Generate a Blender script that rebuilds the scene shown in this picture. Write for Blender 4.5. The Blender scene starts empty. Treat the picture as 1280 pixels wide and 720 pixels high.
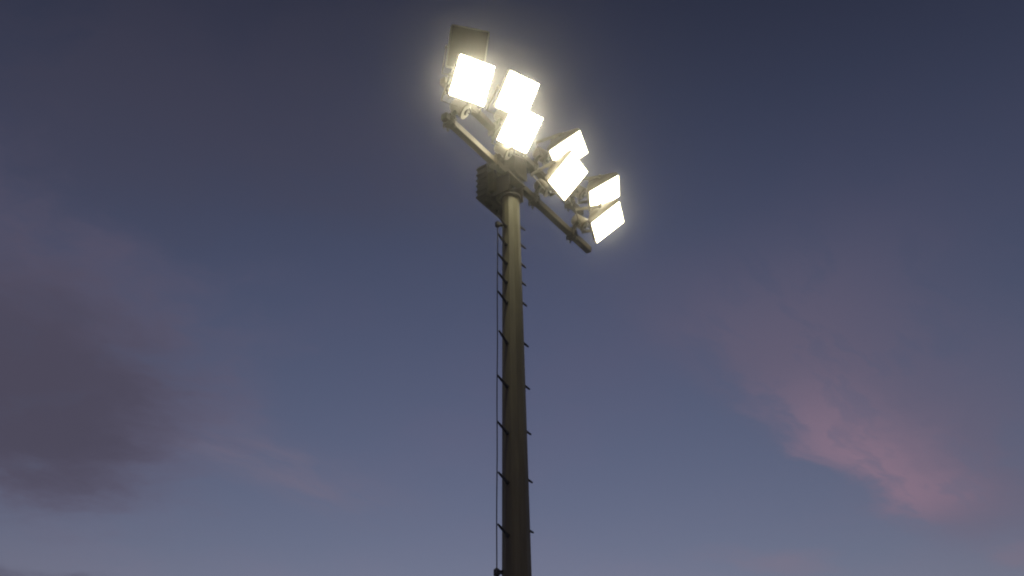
import bpy, math, random
from mathutils import Vector, Matrix
random.seed(7)
SC = bpy.context.scene
COL = SC.collection
R = math.radians

# ------------------------------------------------------------------ camera
PITCH, ROLL = R(35.1), R(0.9)
fw = Vector((0, math.cos(PITCH), math.sin(PITCH)))
r0 = Vector((1, 0, 0)); u0 = Vector((0, -math.sin(PITCH), math.cos(PITCH)))
cr, sr = math.cos(ROLL), math.sin(ROLL)
right = r0*cr - u0*sr
upv = u0*cr + r0*sr
cam_d = bpy.data.cameras.new('camera')
cam_d.sensor_width = 36; cam_d.lens = 35; cam_d.clip_start = 0.05; cam_d.clip_end = 5000
cam = bpy.data.objects.new('camera', cam_d); COL.objects.link(cam)
M = Matrix((right, upv, -fw)).transposed().to_4x4()
M.translation = Vector((0, 0, 1.6))
cam.matrix_world = M
SC.camera = cam

# ------------------------------------------------------------------ render / view
SC.render.engine = 'CYCLES'
SC.cycles.use_denoising = True
SC.cycles.max_bounces = 6
SC.cycles.volume_bounces = 0
SC.cycles.filter_width = 2.0
SC.view_settings.view_transform = 'Standard'
SC.view_settings.look = 'None'
SC.view_settings.exposure = 2.0          # a long dusk exposure
SC.view_settings.gamma = 1

# ------------------------------------------------------------------ world: dusk sky with thin clouds on a high deck
SUN_EL, SUN_AZ = R(-2.0), R(0)            # the sun has just set beyond the mast
SKY_STRENGTH = 0.15
w = bpy.data.worlds.new('World'); SC.world = w; w.use_nodes = True
nt = w.node_tree; nt.nodes.clear()
def N(t, **kw):
    n = nt.nodes.new(t)
    for k, v in kw.items(): setattr(n, k, v)
    return n
def L(a, b): nt.links.new(a, b)
def setin(sock, v):
    if hasattr(v, 'links') or isinstance(v, bpy.types.NodeSocket): L(v, sock)
    else: sock.default_value = v
def math_(op, a, b=None, clamp=False):
    n = N('ShaderNodeMath', operation=op, use_clamp=clamp)
    setin(n.inputs[0], a)
    if b is not None: setin(n.inputs[1], b)
    return n.outputs[0]
def vmath(op, a, b=None, scale=None):
    n = N('ShaderNodeVectorMath', operation=op)
    setin(n.inputs[0], a)
    if b is not None: setin(n.inputs[1], b)
    if scale is not None: setin(n.inputs['Scale'], scale)
    return n.outputs[0]
def smooth(v, a, b, lo=0.0, hi=1.0):
    n = N('ShaderNodeMapRange', interpolation_type='SMOOTHERSTEP')
    setin(n.inputs[0], v); setin(n.inputs[1], a); setin(n.inputs[2], b); setin(n.inputs[3], lo); setin(n.inputs[4], hi)
    return n.outputs[0]
def mixc(f, a, b, blend='MIX'):
    n = N('ShaderNodeMix', data_type='RGBA', blend_type=blend)
    setin(n.inputs[0], f); setin(n.inputs[6], a); setin(n.inputs[7], b)
    return n.outputs[2]
def noise(vec, scale, detail=4, rough=0.5, color=False):
    n = N('ShaderNodeTexNoise'); setin(n.inputs['Vector'], vec)
    n.inputs['Scale'].default_value = scale; n.inputs['Detail'].default_value = detail; n.inputs['Roughness'].default_value = rough
    return n.outputs['Color' if color else 0]
sky = N('ShaderNodeTexSky', sky_type='NISHITA')
sky.sun_disc = False; sky.sun_elevation = SUN_EL; sky.sun_rotation = SUN_AZ
sky.air_density = 1.0; sky.dust_density = 1.5; sky.ozone_density = 2.0
out = N('ShaderNodeOutputWorld'); bg = N('ShaderNodeBackground')
L(bg.outputs[0], out.inputs[0]); bg.inputs[1].default_value = SKY_STRENGTH

gm = N('ShaderNodeGamma'); gm.inputs[1].default_value = 1.28; L(sky.outputs[0], gm.inputs[0])
geo = N('ShaderNodeTexCoord'); sep = N('ShaderNodeSeparateXYZ'); L(geo.outputs['Generated'], sep.inputs[0])
clear = mixc(1.0, gm.outputs[0], (3.92, 2.52, 1.80, 1), 'MULTIPLY')
zen = N('ShaderNodeCombineColor')                       # the dusk sky deepens towards the zenith
zf = smooth(sep.outputs[2], 0.50, 1.0, 1.0, 0.40)
for k in range(3): L(zf, zen.inputs[k])
clear = mixc(1.0, clear, zen.outputs[0], 'MULTIPLY')
zc = math_('MAXIMUM', sep.outputs[2], 0.06)
cmb = N('ShaderNodeCombineXYZ')
L(math_('DIVIDE', sep.outputs[0], zc), cmb.inputs[0]); L(math_('DIVIDE', sep.outputs[1], zc), cmb.inputs[1])
deck = cmb.outputs[0]                                   # position on a flat cloud deck overhead
warp = vmath('SCALE', vmath('SUBTRACT', noise(deck, 2.2, 6, 0.6, True), (0.5, 0.5, 0.5)), scale=0.55)
deckw = vmath('ADD', deck, warp)
deck2 = vmath('ADD', deck, vmath('SCALE', warp, scale=0.35))
fbm = math_('SUBTRACT', noise(deck2, 3.0, 8, 0.62), 0.5)
fbm2 = math_('SUBTRACT', noise(vmath('ADD', deck2, (7.3, 2.1, 0)), 6.5, 7, 0.6), 0.5)
def mul(a, b): return math_('MULTIPLY', a, b)
def add(a, b): return math_('ADD', a, b, True)
def bank(cx, cy, rx, ry, rot, inner, outer, vec=None, rag=0.0):
    """soft bank of cloud: 1 inside, 0 outside; rag breaks up its edge"""
    m = N('ShaderNodeMapping', vector_type='TEXTURE')
    L(vec or deckw, m.inputs[0])
    m.inputs[1].default_value = (cx, cy, 0); m.inputs[2].default_value = (0, 0, rot); m.inputs[3].default_value = (rx, ry, 1)
    flat = vmath('MULTIPLY', m.outputs[0], (1, 1, 0))
    n = N('ShaderNodeVectorMath', operation='LENGTH'); L(flat, n.inputs[0])
    d = n.outputs['Value']
    if rag: d = math_('ADD', d, math_('ADD', mul(fbm, rag), mul(fbm2, rag*0.6)))
    return smooth(d, inner, outer, 1.0, 0.0)
def along(px, py, rot, vec):
    """u runs along a streak, v across it"""
    m = N('ShaderNodeMapping', vector_type='TEXTURE'); L(vec, m.inputs[0])
    m.inputs[1].default_value = (px, py, 0); m.inputs[2].default_value = (0, 0, rot)
    q = N('ShaderNodeSeparateXYZ'); L(m.outputs[0], q.inputs[0])
    return q.outputs[0], math_('MULTIPLY', q.outputs[1], -1.0)
def fibres(u, v, su, sv, sc=2.0):
    k = N('ShaderNodeCombineXYZ'); L(mul(u, su), k.inputs[0]); L(mul(v, sv), k.inputs[1])
    return noise(k.outputs[0], sc, 8, 0.62)
puff = smooth(noise(deckw, 3.2, 6, 0.58), 0.3, 0.7)
# thin mauve veil over the whole sky
veil = smooth(noise(deckw, 0.9, 6, 0.55), 0.40, 0.72)
mauve = bank(-0.45, 1.0, 0.75, 0.42, 0.3, 0.0, 1.1, deckw, 0.5)
# grey bank of cloud with a lighter, ragged fringe
grey = bank(-1.00, 1.79, 0.41, 0.76, 0.35, 0.25, 1.15, deck2, 0.85)
core = bank(-0.99, 1.80, 0.38, 0.66, 0.35, 0.20, 1.10, deck2, 0.7)
fringe = bank(-0.97, 1.78, 0.52, 0.78, 0.35, 0.35, 1.12, deckw, 0.9)
grey2 = bank(-1.42, 2.86, 0.38, 0.20, 0.1, 0.1, 1.0, deckw, 0.9)
# rosy streaks
u, v = along(0.34, 1.68, 0.88, deck2)
fb = fibres(u, v, 1.4, 4.5)
fine = smooth(fb, 0.32, 0.68)
vr = math_('ADD', v, mul(math_('SUBTRACT', fb, 0.5), 0.16))
rose = mul(mul(smooth(u, 0.0, 0.72), smooth(u, 0.92, 1.30, 1.0, 0.0)), mul(smooth(vr, -0.05, 0.08), smooth(vr, 0.02, 0.36, 1.0, 0.0)))
rose_veil = mul(mul(smooth(u, -0.45, 0.15), smooth(u, 0.95, 1.7, 1.0, 0.0)), mul(smooth(vr, -0.08, 0.13), smooth(v, 0.10, 0.72, 1.0, 0.0)))
u2, v2 = along(-0.80, 1.86, 0.914, deck2)
fb2 = fibres(u2, v2, 1.6, 5.0)
streak = mul(mul(smooth(u2, 0.0, 0.3), smooth(u2, 0.45, 0.95, 1.0, 0.0)), mul(smooth(v2, -0.18, 0.02), smooth(v2, 0.0, 0.24, 1.0, 0.0)))
low = bank(0.74, 2.84, 0.34, 0.20, 0.5, 0.0, 1.0, deckw, 0.9)
low2 = bank(1.60, 2.80, 0.35, 0.16, 0.4, 0.0, 1.0, deckw, 0.9)
col = mixc(mul(veil, 0.55), clear, mixc(1.0, clear, (1.20, 1.02, 1.0, 1), 'MULTIPLY'))
col = mixc(mul(mauve, mul(add(puff, 0.5), 0.32)), col, (0.118, 0.100, 0.142, 1))
col = mixc(mul(fringe, mul(add(puff, 0.5), 0.50)), col, (0.235, 0.195, 0.295, 1))
col = mixc(mul(rose_veil, mul(add(fine, 0.60), 0.52)), col, (0.265, 0.200, 0.285, 1))
col = mixc(mul(rose, mul(add(fine, 0.50), 0.80)), col, (0.455, 0.30, 0.405, 1))
col = mixc(mul(streak, mul(smooth(fb2, 0.25, 0.75), 0.42)), col, (0.34, 0.27, 0.36, 1))
col = mixc(mul(low, 0.40), col, (0.38, 0.29, 0.38, 1))
col = mixc(mul(low2, 0.40), col, (0.38, 0.27, 0.36, 1))
col = mixc(mul(grey, mul(add(puff, 0.55), 0.72)), col, (0.140, 0.122, 0.190, 1))
col = mixc(mul(core, 0.58), col, (0.098, 0.091, 0.138, 1))
col = mixc(mul(grey2, 0.75), col, (0.14, 0.13, 0.20, 1))
L(col, bg.inputs[0])

# ------------------------------------------------------------------ sun (almost down: hardly any light left in it)
sd = bpy.data.lights.new('sun', 'SUN'); sd.energy = 0.02; sd.angle = R(3); sd.color = (1, 0.72, 0.6)
sun = bpy.data.objects.new('sun', sd); COL.objects.link(sun)
sdir = Vector((math.sin(SUN_AZ)*math.cos(SUN_EL), math.cos(SUN_AZ)*math.cos(SUN_EL), math.sin(SUN_EL)))
sun.rotation_euler = (-sdir).to_track_quat('-Z', 'Y').to_euler(); sun.location = (0, -30, 30)

# ------------------------------------------------------------------ materials
def mat(name, base, rough=0.5, metal=0.0, var=0.25, scale=6.0, bump=0.0, bscale=60, spec=0.5, stretch=None):
    m = bpy.data.materials.new(name); m.use_nodes = True
    t = m.node_tree; p = t.nodes['Principled BSDF']
    p.inputs['Roughness'].default_value = rough; p.inputs['Metallic'].default_value = metal
    p.inputs['Specular IOR Level'].default_value = spec
    tc = t.nodes.new('ShaderNodeTexCoord')
    nz = t.nodes.new('ShaderNodeTexNoise'); nz.inputs['Scale'].default_value = scale; nz.inputs['Detail'].default_value = 6; nz.inputs['Roughness'].default_value = 0.6
    if stretch:                                       # rain streaks: the pattern is drawn out along the pole
        mp = t.nodes.new('ShaderNodeMapping'); mp.inputs[3].default_value = stretch
        t.links.new(tc.outputs['Object'], mp.inputs[0]); t.links.new(mp.outputs[0], nz.inputs['Vector'])
    else: t.links.new(tc.outputs['Object'], nz.inputs['Vector'])
    cr_ = t.nodes.new('ShaderNodeValToRGB')
    cr_.color_ramp.elements[0].position = 0.3; cr_.color_ramp.elements[1].position = 0.7
    cr_.color_ramp.elements[0].color = tuple(c*(1-var) for c in base) + (1,)
    cr_.color_ramp.elements[1].color = tuple(min(1, c*(1+var)) for c in base) + (1,)
    t.links.new(nz.outputs[0], cr_.inputs[0]); t.links.new(cr_.outputs[0], p.inputs['Base Color'])
    if bump:
        n2 = t.nodes.new('ShaderNodeTexNoise'); n2.inputs['Scale'].default_value = bscale
        t.links.new(tc.outputs['Object'], n2.inputs['Vector'])
        b = t.nodes.new('ShaderNodeBump'); b.inputs['Strength'].default_value = bump; b.inputs['Distance'].default_value = 0.003
        t.links.new(n2.outputs[0], b.inputs['Height']); t.links.new(b.outputs[0], p.inputs['Normal'])
    return m
GALV = mat('galvanised_steel', (0.235, 0.23, 0.145), 0.55, 0.0, 0.30, 5, 0.25, 40, stretch=(2.2, 2.2, 0.16))
ARM = mat('weathered_steel', (0.105, 0.086, 0.046), 0.6, 0.0, 0.3, 8, 0.3, 50)
ALU = mat('cast_aluminium', (0.16, 0.135, 0.09), 0.45, 0.0, 0.15, 12, 0.2, 80)
CAN = mat('bare_aluminium', (0.30, 0.26, 0.19), 0.4, 0.0, 0.12, 12)
FRAME = mat('lens_frame_paint', (0.10, 0.095, 0.06), 0.5, 0.0, 0.2, 12)
BOXM = mat('gear_box_paint', (0.035, 0.027, 0.023), 0.65, 0.0, 0.2, 7, 0.2, 60)
BLACK = mat('dark_steel', (0.035, 0.033, 0.032), 0.5, 0.0, 0.3, 20)
RUBBER = mat('cable_rubber', (0.03, 0.03, 0.035), 0.6, 0.0, 0.2, 20)
GLASS_OFF = mat('unlit_lens_glass', (0.034, 0.022, 0.008), 0.22, 0.0, 0.15, 3)
CONC = mat('concrete', (0.30, 0.29, 0.27), 0.9, 0.0, 0.2, 4, 0.5, 50)
GRASS = mat('grass_turf', (0.045, 0.075, 0.025), 0.9, 0.0, 0.4, 0.6, 0.6, 90)
def glow_mat(strength):
    m = bpy.data.materials.new('lit_lens_glass'); m.use_nodes = True
    t = m.node_tree; t.nodes.clear()
    o_ = t.nodes.new('ShaderNodeOutputMaterial'); e_ = t.nodes.new('ShaderNodeEmission')
    e_.inputs[0].default_value = (1.0, 0.90, 0.62, 1); e_.inputs[1].default_value = strength
    t.links.new(e_.outputs[0], o_.inputs[0])
    return m

# ------------------------------------------------------------------ mesh helpers
class MB:
    def __init__(s): s.v = []; s.f = []
    def add(s, vs, fs):
        k = len(s.v); s.v += [tuple(v) for v in vs]; s.f += [tuple(i+k for i in f) for f in fs]
    def loft(s, rings, cap=True):
        k = len(s.v); n = len(rings[0])
        for r in rings: s.v += [tuple(p) for p in r]
        for i in range(len(rings)-1):
            for j in range(n):
                a = k+i*n+j; b = k+i*n+(j+1) % n
                s.f.append((a, b, b+n, a+n))
        if cap:
            s.f.append(tuple(k+j for j in reversed(range(n))))
            s.f.append(tuple(k+(len(rings)-1)*n+j for j in range(n)))
    def beam(s, p, q, wa, wb, side):
        """rectangular bar from p to q; side = direction of width wa"""
        p, q = Vector(p), Vector(q); d = (q-p).normalized()
        x = (Vector(side) - d*Vector(side).dot(d)).normalized(); y = d.cross(x)
        s.loft([[c + x*sx*wa/2 + y*sy*wb/2 for sx, sy in ((-1,-1),(1,-1),(1,1),(-1,1))] for c in (p, q)])
    def tube(s, pts, rad, n=10):
        pts = [Vector(p) for p in pts]; rings = []
        rads = rad if isinstance(rad, (list, tuple)) else [rad]*len(pts)
        ref = None
        for i, p in enumerate(pts):
            d = (pts[min(i+1, len(pts)-1)] - pts[max(i-1, 0)]).normalized()
            if ref is None: ref = d.orthogonal().normalized()
            x = (ref - d*ref.dot(d)).normalized(); ref = x; y = d.cross(x)
            rings.append([p + (x*math.cos(2*math.pi*j/n) + y*math.sin(2*math.pi*j/n))*rads[i] for j in range(n)])
        s.loft(rings)
    def axis_rings(s, c, d, prof, n=20):
        """turned shape: prof = (distance along d, radius)"""
        c, d = Vector(c), Vector(d).normalized(); x = d.orthogonal().normalized(); y = d.cross(x)
        s.loft([[c + d*t_ + (x*math.cos(2*math.pi*j/n) + y*math.sin(2*math.pi*j/n))*r_ for j in range(n)] for t_, r_ in prof])
    def mesh(s, name, m, smooth=False, bevel=0.0):
        import bmesh
        me = bpy.data.meshes.new(name); me.from_pydata(s.v, [], s.f)
        bm = bmesh.new(); bm.from_mesh(me)
        bmesh.ops.recalc_face_normals(bm, faces=bm.faces)
        if bevel:
            es = [e for e in bm.edges if len(e.link_faces) == 2 and e.calc_face_angle(0) > 0.6]
            bmesh.ops.bevel(bm, geom=es, offset=bevel, segments=2, affect='EDGES', profile=0.5, clamp_overlap=True)
        bm.to_mesh(me); bm.free()
        if smooth:
            for p in me.polygons: p.use_smooth = True
            me.set_sharp_from_angle(angle=R(35))
        me.materials.append(m); me.update()
        return me
def obj(name, me, parent=None, loc=(0,0,0), rot=None):
    o = bpy.data.objects.new(name, me); COL.objects.link(o)
    o.parent = parent; o.location = loc
    if rot is not None: o.rotation_mode = 'QUATERNION'; o.rotation_quaternion = rot
    return o
def rrect(wd, ht, rad, y, n=4):
    """rounded rectangle in the x-z plane at depth y"""
    pts = []
    for cx, cz, a0 in ((1,1,0),(-1,1,90),(-1,-1,180),(1,-1,270)):
        for k in range(n+1):
            a = R(a0 + 90*k/n)
            pts.append(Vector((cx*(wd/2-rad) + rad*math.cos(a), y, cz*(ht/2-rad) + rad*math.sin(a))))
    return pts

# ------------------------------------------------------------------ ground
g = MB(); S = 900; K = 24
vs = [(-S + 2*S*i/K, -S + 2*S*j/K, 0) for j in range(K+1) for i in range(K+1)]
g.add(vs, [(j*(K+1)+i, j*(K+1)+i+1, (j+1)*(K+1)+i+1, (j+1)*(K+1)+i) for j in range(K) for i in range(K)])
ground = obj('ground', g.mesh('ground', GRASS)); ground['kind'] = 'structure'

# ------------------------------------------------------------------ the mast
MX, MY = 0.003, 10.2
mast = bpy.data.objects.new('floodlight_mast', None); COL.objects.link(mast); mast.location = (MX, MY, 0)
mast['label'] = 'tall tapering steel floodlight mast with climbing pegs and eight floodlights, seven of them lit'
mast['category'] = 'floodlight mast'
B = Vector((0.572, 0.82, 0)).normalized()       # along the crossarms, away from the camera to the right
NN = Vector((B.y, -B.x, 0))                      # out towards the lit field
Z = Vector((0, 0, 1))
def P(b, n, z): return B*b + NN*n + Z*z
HB, HU = 10.60, 11.20                            # heights of the two crossarms
def pole_r(z): return (0.235 + (9.9 - z)*0.0165)/2

# footing and pole
c = MB(); c.loft([rr for rr in [[Vector((x*0.55, y*0.55, z)) for x, y in ((-1,-1),(1,-1),(1,1),(-1,1))] for z in (-0.3, 0.15)]])
obj('concrete_footing', c.mesh('footing', CONC, bevel=0.02), mast)
c = MB(); c.axis_rings((0,0,0.152), Z, [(0,0.36),(0.03,0.36)], 32)
obj('base_flange', c.mesh('flange', GALV, True), mast)
c = MB(); c.axis_rings((0,0,0), Z, [(0,0.014),(0.05,0.014),(0.051,0.026),(0.075,0.026),(0.076,0.012),(0.11,0.012)], 8)
am = c.mesh('anchor_bolt', BLACK)
for k in range(8):
    a = k*math.pi/4 + 0.2; obj('anchor_bolt', am, mast, (0.29*math.cos(a), 0.29*math.sin(a), 0.184))
c = MB(); rings = []
NS = 12
for z in (0.184, 2.0, 4.0, 5.0, 6.0, 7.0, 8.0, 9.0, 9.6, 10.24):
    r_ = pole_r(z)/math.cos(math.pi/NS)**0.5
    rings.append([Vector((r_*math.cos(2*math.pi*(j+.5)/NS), r_*math.sin(2*math.pi*(j+.5)/NS), z)) for j in range(NS)])
c.loft(rings)
obj('pole', c.mesh('pole', GALV), mast)
for z, hgt in ((3.62, 0.035),):                 # slip joint band
    c = MB(); r_ = pole_r(z); c.axis_rings((0,0,z), Z, [(0, r_+0.004), (0, r_+0.016), (hgt, r_+0.015), (hgt, r_+0.003)], 24)
    obj('collar', c.mesh('collar', GALV, True), mast)
# inspection door low on the pole
c = MB(); rz = pole_r(0.8)
c.loft([rrect(0.14, 0.5, 0.05, -rz-0.003), rrect(0.14, 0.5, 0.05, -rz-0.014)])
d = obj('inspection_door', c.mesh('door', GALV, bevel=0.002), mast, (0,0,0.9))
c = MB(); c.axis_rings((0.04, -rz-0.014, 0), (0,-1,0), [(0,0.012),(0.012,0.012)], 8); obj('lock', c.mesh('lock', BLACK), d)

# climbing pegs: near side (towards -B) and far side (+B)
c = MB()
c.axis_rings((-0.03,0,0), (1,0,0), [(0,0.012),(0.032,0.012),(0.034,0.024),(0.05,0.024),(0.052,0.0165),(0.17,0.0145),(0.235,0.011),(0.24,0.007)], 10)
pm = c.mesh('peg', BLACK)
near = [9.37-0.3*k for k in range(4)] + [7.89-0.6*k for k in range(10)]
far = [9.88-0.3*k for k in range(5)] + [8.08-0.6*k for k in range(10)]
near = [9.67] + near
PEG = Vector((math.cos(R(57)), math.sin(R(57)), 0)); PEG2 = Vector((math.cos(R(50)), math.sin(R(50)), 0))
for hs, sgn in ((near, -1), (far, 1)):
    for z in hs:
        dirv = ((PEG*-1 + Z*0.34) if sgn < 0 else (PEG2 - Z*0.10)); dirv = (dirv + Vector((random.uniform(-.05,.05), random.uniform(-.05,.05), random.uniform(-.05,.07)))).normalized()
        pg = obj('climbing_peg', pm, mast, PEG*sgn*pole_r(z) + Z*z, dirv.to_track_quat('X', 'Z'))
        pg.scale = (random.uniform(0.94, 1.04) * (0.86 if sgn > 0 else 1.0), 1, 1)

# fall-arrest cable with its anchors
def cab(z): 
    k = (9.75-z)/4.6
    return Vector((-0.178 - 0.030*k, -0.06, z))
c = MB(); c.tube([cab(9.75 - 0.3*k) + Vector((0.002*math.sin(k*1.3), 0, 0)) for k in range(26)], 0.0065, 8)
obj('safety_cable', c.mesh('cable', RUBBER, True), mast)
for z in (9.75, 5.13, 2.25):
    c = MB(); p = cab(z); pr = Vector((p.x, p.y, 0)).normalized()*pole_r(z)*0.9
    c.beam((pr.x, pr.y, z), (p.x, p.y, z), 0.03, 0.05, (0,0,1))
    c.axis_rings(p - Z*0.05, Z, [(0,0.016),(0.015,0.034),(0.07,0.034),(0.09,0.014)], 12)
    obj('cable_anchor', c.mesh('cable_anchor', BLACK, True), mast)

# ------------------------------------------------------------------ head frame
def crossarm(name, b0, b1, z):
    """square hollow crossarm"""
    hw, hh = 0.045, 0.05
    prof = [(-hw,-hh),(hw,-hh),(hw,hh),(-hw,hh)]
    c = MB(); c.loft([[P(b, n_, z+z_) for n_, z_ in prof] for b in (b0, b1)])
    return obj(name, c.mesh('crossarm', ARM, bevel=0.007), mast)
crossarm('crossarm', -1.45, 2.02, HB)
crossarm('crossarm', -1.50, 1.86, HU)
# upright behind the crossarms, seated on the pole, with cheek plates
c = MB(); c.beam(P(0,-0.125,10.243), P(0,-0.125,11.33), 0.14, 0.14, B)
obj('head_post', c.mesh('head_post', ARM, bevel=0.006), mast)
c = MB(); c.axis_rings((0,0,10.205), Z, [(0,0.12),(0,0.14),(0.03,0.14),(0.03,0.1)], 24)
obj('head_plate', c.mesh('head_plate', BOXM, True), mast)
for b in (-0.16, 0.16):
    c = MB(); c.add([P(b-.007,-.19,10.236), P(b-.007,.09,10.236), P(b-.007,.09,10.54), P(b-.007,.0,10.54), P(b-.007,-.19,10.54),
                     P(b+.007,-.19,10.236), P(b+.007,.09,10.236), P(b+.007,.09,10.54), P(b+.007,.0,10.54), P(b+.007,-.19,10.54)],
                    [(0,1,2,3,4),(9,8,7,6,5),(0,5,6,1),(1,6,7,2),(2,7,8,3),(3,8,9,4),(4,9,5,0)])
    obj('cheek_plate', c.mesh('cheek_plate', BOXM), mast)
for z in (HB, HU):
    c = MB(); c.beam(P(-0.13,-0.0498,z), P(0.13,-0.0498,z), 0.0075, 0.16, NN)
    obj('splice_plate', c.mesh('splice_plate', ARM), mast)
    c = MB(); c.beam(P(-0.2,0.056,z-0.075), P(0.2,0.056,z-0.075), 0.10, 0.014, NN)
    obj('saddle_plate', c.mesh('saddle', ARM), mast)

# junction box between the crossarms, lid bolted on, conduits down to the lower arm
c = MB(); c.loft([rrect(.28, .38, .03, -.05), rrect(.28, .38, .03, .065)])
jb_rot = Matrix((B, -NN, Z)).transposed().to_quaternion()
jb = obj('junction_box', c.mesh('junction_box', ARM, bevel=.006), mast, P(.16, .0, 10.90), jb_rot)
c = MB(); c.loft([rrect(.30, .40, .035, -.051), rrect(.30, .40, .035, -.066)]); obj('lid', c.mesh('jb_lid', ARM, bevel=.004), jb)
for x in (-.10, 0, .10):
    c = MB(); c.tube([(x,-.01,-.19), (x,-.015,-.25), (x*1.3,-.04,-.285)], .016, 10); obj('conduit', c.mesh('conduit', RUBBER, True), jb)

# gear box on the back of the head
c = MB(); c.loft([[P(b, n_, z) for b, n_ in ((-.27,-.36),(.30,-.36),(.30,-.20),(-.27,-.20))] for z in (10.20, 10.78)])
gear = obj('gear_box', c.mesh('gear_box', BOXM, bevel=0.012), mast)
c = MB(); c.loft([[P(b, n_, z) for b, n_ in ((-.285,-.375),(.313,-.375),(.313,-.197),(-.285,-.197))] for z in (0, 0.032)])
rib = c.mesh('rib', BOXM, bevel=0.005)
for k in range(6): obj('cooling_rib', rib, gear, (0,0,10.225 + 0.098*k))
c = MB()
for b in (-.22, 0.22):
    c.beam(P(b,-.205,10.45), P(b,-.12,10.45), 0.04, 0.35, B)
c.beam(P(-.24,-.12,10.45), P(.24,-.12,10.45), 0.012, 0.3, NN)
obj('mounting_bracket', c.mesh('gear_bracket', ARM), gear)
for b in (-.18, -.06, .06, .18):
    c = MB(); c.axis_rings(P(b,-.28,10.20), -Z, [(0,.022),(.03,.022),(.032,.014),(.055,.012)], 10); obj('cable_gland', c.mesh('gland', BLACK, True), gear)

# ------------------------------------------------------------------ floodlights
LW, LH = 0.474, 0.518
def loft_mesh(name, rings, m, smooth=True, bevel=0):
    c = MB(); c.loft(rings); return c.mesh(name, m, smooth, bevel)
body = MB()
body.loft([rrect(LW+.030, LH+.030, .03, .012), rrect(LW+.034, LH+.034, .032, .05), rrect(LW+.01, LH+.01, .04, .075),
           rrect(.40, .42, .06, .15), rrect(.30, .30, .07, .22), rrect(.22, .20, .07, .255), rrect(.12,.10,.045,.268)])
body_me = body.mesh('housing', ALU, True)
fr = MB()
k0 = [rrect(LW+.036, LH+.036, .034, y) for y in (.0, .014)]; k1 = [rrect(LW-.004, LH-.004, .02, y) for y in (.014, .0)]
n = len(k0[0])
for r_ in (k0[0], k0[1], k1[0], k1[1]): fr.v += [tuple(p) for p in r_]
for q in range(4):
    for j in range(n):
        a = q*n+j; b = q*n+(j+1) % n; a2 = ((q+1) % 4)*n+j; b2 = ((q+1) % 4)*n+(j+1) % n
        fr.f.append((a, b, b2, a2))
frame_me = fr.mesh('front_frame', FRAME, True)
def lens_on(strength): return loft_mesh('lens', [rrect(LW, LH, .010, -.003), rrect(LW, LH, .010, .004)], glow_mat(strength), False)
lens_off = loft_mesh('lens_off', [rrect(LW, LH, .010, -.003), rrect(LW, LH, .010, .004)], GLASS_OFF, False)
back = MB(); back.axis_rings((0,.262,0), (0,1,0), [(0,.075),(.05,.075),(.054,.062),(.075,.055)], 20)
back_me = back.mesh('rear_cap', ALU, True)
fin = MB(); fin.add([(-.004,.10,-.15),(-.004,.10,.15),(-.004,.265,.11),(-.004,.265,-.11),(.004,.10,-.15),(.004,.10,.15),(.004,.265,.11),(.004,.265,-.11)],
                    [(0,1,2,3),(7,6,5,4),(0,4,5,1),(1,5,6,2),(2,6,7,3),(3,7,4,0)])
fin_me = fin.mesh('cooling_fin', ALU)
LAMPS = [  # lens centre (world), pan, tilt, mount along the crossarm, height of the crossarm, lit
  (-0.523, 8.721, 11.505, 15.5, 36.7, -1.33, HU, 0),
  (-0.460, 8.713, 10.913, 27.4, 37.9, -1.33, HB, 14),
  (0.115, 9.503, 11.457, 33.5, 45.8, -0.375, HU, 7),
  (0.142, 9.654, 10.978, 35.6, 50.8, -0.375, HB, 11),
  (0.832, 10.384, 11.228, 73.2, 60.4, 0.57, HU, 3.2),
  (0.793, 10.268, 10.669, 60.7, 47.4, 0.57, HB, 4.2),
  (1.390, 11.245, 11.175, 83.8, 58.7, 1.54, HU, 2.8),
  (1.389, 11.144, 10.553, 77.3, 53.5, 1.54, HB, 3.2)]
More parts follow.
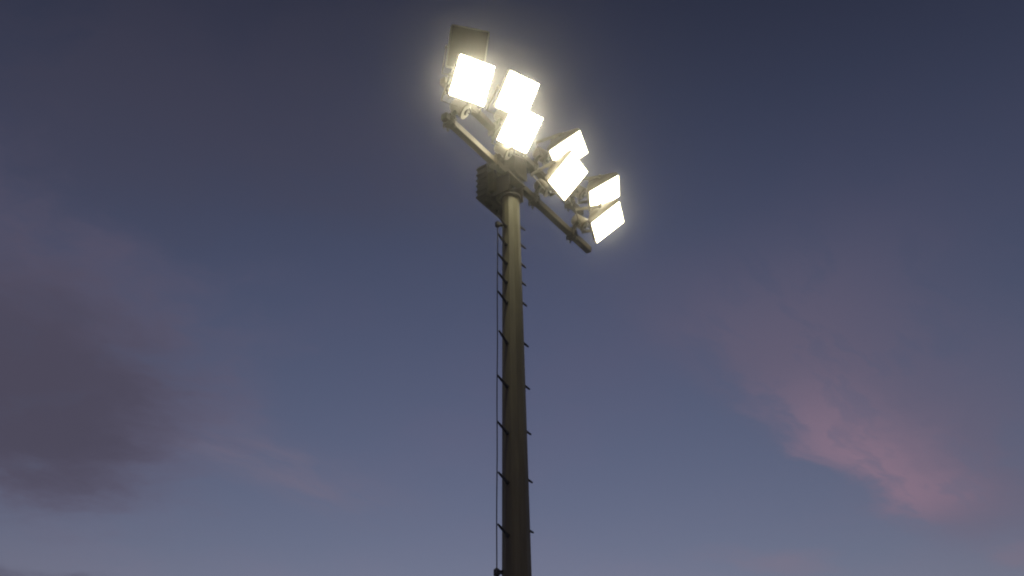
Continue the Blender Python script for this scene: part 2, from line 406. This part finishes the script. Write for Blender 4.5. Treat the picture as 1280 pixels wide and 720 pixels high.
for (cx, cy, cz, pan, tilt, mb, mh, lit) in LAMPS:
    pan, tilt = R(pan), R(tilt)
    nv = Vector((math.sin(pan)*math.cos(tilt), -math.cos(pan)*math.cos(tilt), -math.sin(tilt)))
    xv = Vector((math.cos(pan), math.sin(pan), 0)); vv = nv.cross(xv)
    if vv.z < 0: vv = -vv
    rot = Matrix((xv, -nv, vv)).transposed()
    loc = Vector((cx-MX, cy-MY, cz))
    fl = obj('floodlight', body_me, mast, loc, rot.to_quaternion())
    fl['label'] = ('lit square floodlight, lens glowing white' if lit else 'unlit dark floodlight at the top of the mast head')
    obj('front_frame', frame_me, fl)
    obj('lens', lens_on(lit) if lit else lens_off, fl)
    obj('rear_cap', back_me, fl)
    for x in (-.12, -.06, 0, .06, .12): obj('cooling_fin', fin_me, fl, (x,0,0))
    inv = rot.inverted()
    def loc_(p): return inv @ (Vector(p) - loc)          # mast coordinates -> floodlight coordinates
    mount = loc_(P(mb, 0.0, mh)); zl = inv @ Z; bl = inv @ B; nl = inv @ NN
    top = loc_(P(mb, 0.02, mh+.062))
    # yoke: two arms from the pivots to a cross piece, then a post down to the crossarm
    piv = Vector((0, .13, 0)); d = top - piv; d.x = 0; d.normalize()
    reach = 0.34
    base = piv + d*reach
    c = MB(); hx = LW/2 + .026
    for sx in (-1, 1):
        c.beam(piv + Vector((sx*hx,0,0)) - d*.03, base + Vector((sx*hx,0,0)) + d*.004, .008, .05, (1,0,0))
        c.axis_rings(piv + Vector((sx*(hx-.028),0,0)), (sx,0,0), [(0,.016),(.03,.016),(.032,.02),(.04,.018)], 12)
    c.beam(base - Vector((hx+.004,0,0)), base + Vector((hx+.004,0,0)), .05, .008, d.cross(Vector((1,0,0))))
    obj('yoke', c.mesh('yoke', ARM), fl)
    c = MB(); c.tube([base, base*.6 + top*.4 + zl*.02, top], [.028, .03, .034], 12)
    obj('yoke_stem', c.mesh('yoke_stem', ARM, True), fl)
    # clamp round the crossarm
    c = MB()
    c.beam(mount - bl*.07 + zl*.0565, mount + bl*.07 + zl*.0565, .13, .010, nl)
    c.beam(mount - bl*.06 - zl*.0585, mount + bl*.06 - zl*.0585, .13, .014, nl)
    for sb in (-.04, .04):
        for sn in (-.058, .058):
            q = mount + bl*sb + nl*sn
            c.tube([q - zl*.115, q + zl*.09], .009, 8)
            c.axis_rings(q - zl*.071, -zl, [(0,.018),(.018,.018)], 6)
    obj('clamp', c.mesh('clamp', ARM), fl)
    # ignitor canister hung beside the clamp, its open ring end towards the field and the ground
    ax = (inv @ (NN*.55 + B*.45 - Z*.55)).normalized()
    cc = loc_(P(mb-.02, .055, mh+.265))
    c = MB(); c.axis_rings(cc, ax, [(0,.03),(.006,.066),(.03,.088),(.16,.094),(.20,.094)], 20)
    can = c.mesh('ignitor_canister', CAN, True)
    obj('ignitor_canister', can, fl)
    c = MB(); c.axis_rings(cc, ax, [(.201,.08),(.201,.106),(.222,.106),(.222,.076),(.226,.05)], 20)
    obj('canister_ring', c.mesh('canister_ring', ALU, True), fl)
    c = MB(); c.axis_rings(cc, ax, [(.227,.047),(.25,.044),(.255,.02)], 14); obj('canister_gland', c.mesh('canister_gland', BLACK, True), fl)
    # power cable from the canister to the rear cap
    s_ = cc + ax*.25; e2 = Vector((0,.33,-.02))
    pts = []
    for k in range(13):
        u = k/12; pt = s_*(1-u)**3 + (s_ + ax*.16)*3*u*(1-u)**2 + (e2 + Vector((0,.14,0)) - zl*.12)*3*u*u*(1-u) + e2*u**3
        pts.append(pt)
    c = MB(); c.tube(pts, .009, 8); obj('power_cable', c.mesh('power_cable', RUBBER, True), fl)

# ------------------------------------------------------------------ thin haze volume, added to spread a lens-like glow round the lamps
h = MB(); hz = [(-1.0), 12.2]; S2 = 950
h.loft([[Vector((x*S2, y*S2, z)) for x, y in ((-1,-1),(1,-1),(1,1),(-1,1))] for z in hz])
hm = bpy.data.materials.new('haze'); hm.use_nodes = True; t = hm.node_tree; t.nodes.clear()
o_ = t.nodes.new('ShaderNodeOutputMaterial'); pv = t.nodes.new('ShaderNodeVolumePrincipled')
pv.inputs['Color'].default_value = (0.95, 0.95, 0.95, 1); pv.inputs['Density'].default_value = 0.0052; pv.inputs['Anisotropy'].default_value = 0.981
t.links.new(pv.outputs[0], o_.inputs['Volume'])
haze = obj('haze', h.mesh('haze', hm)); haze['kind'] = 'stuff'
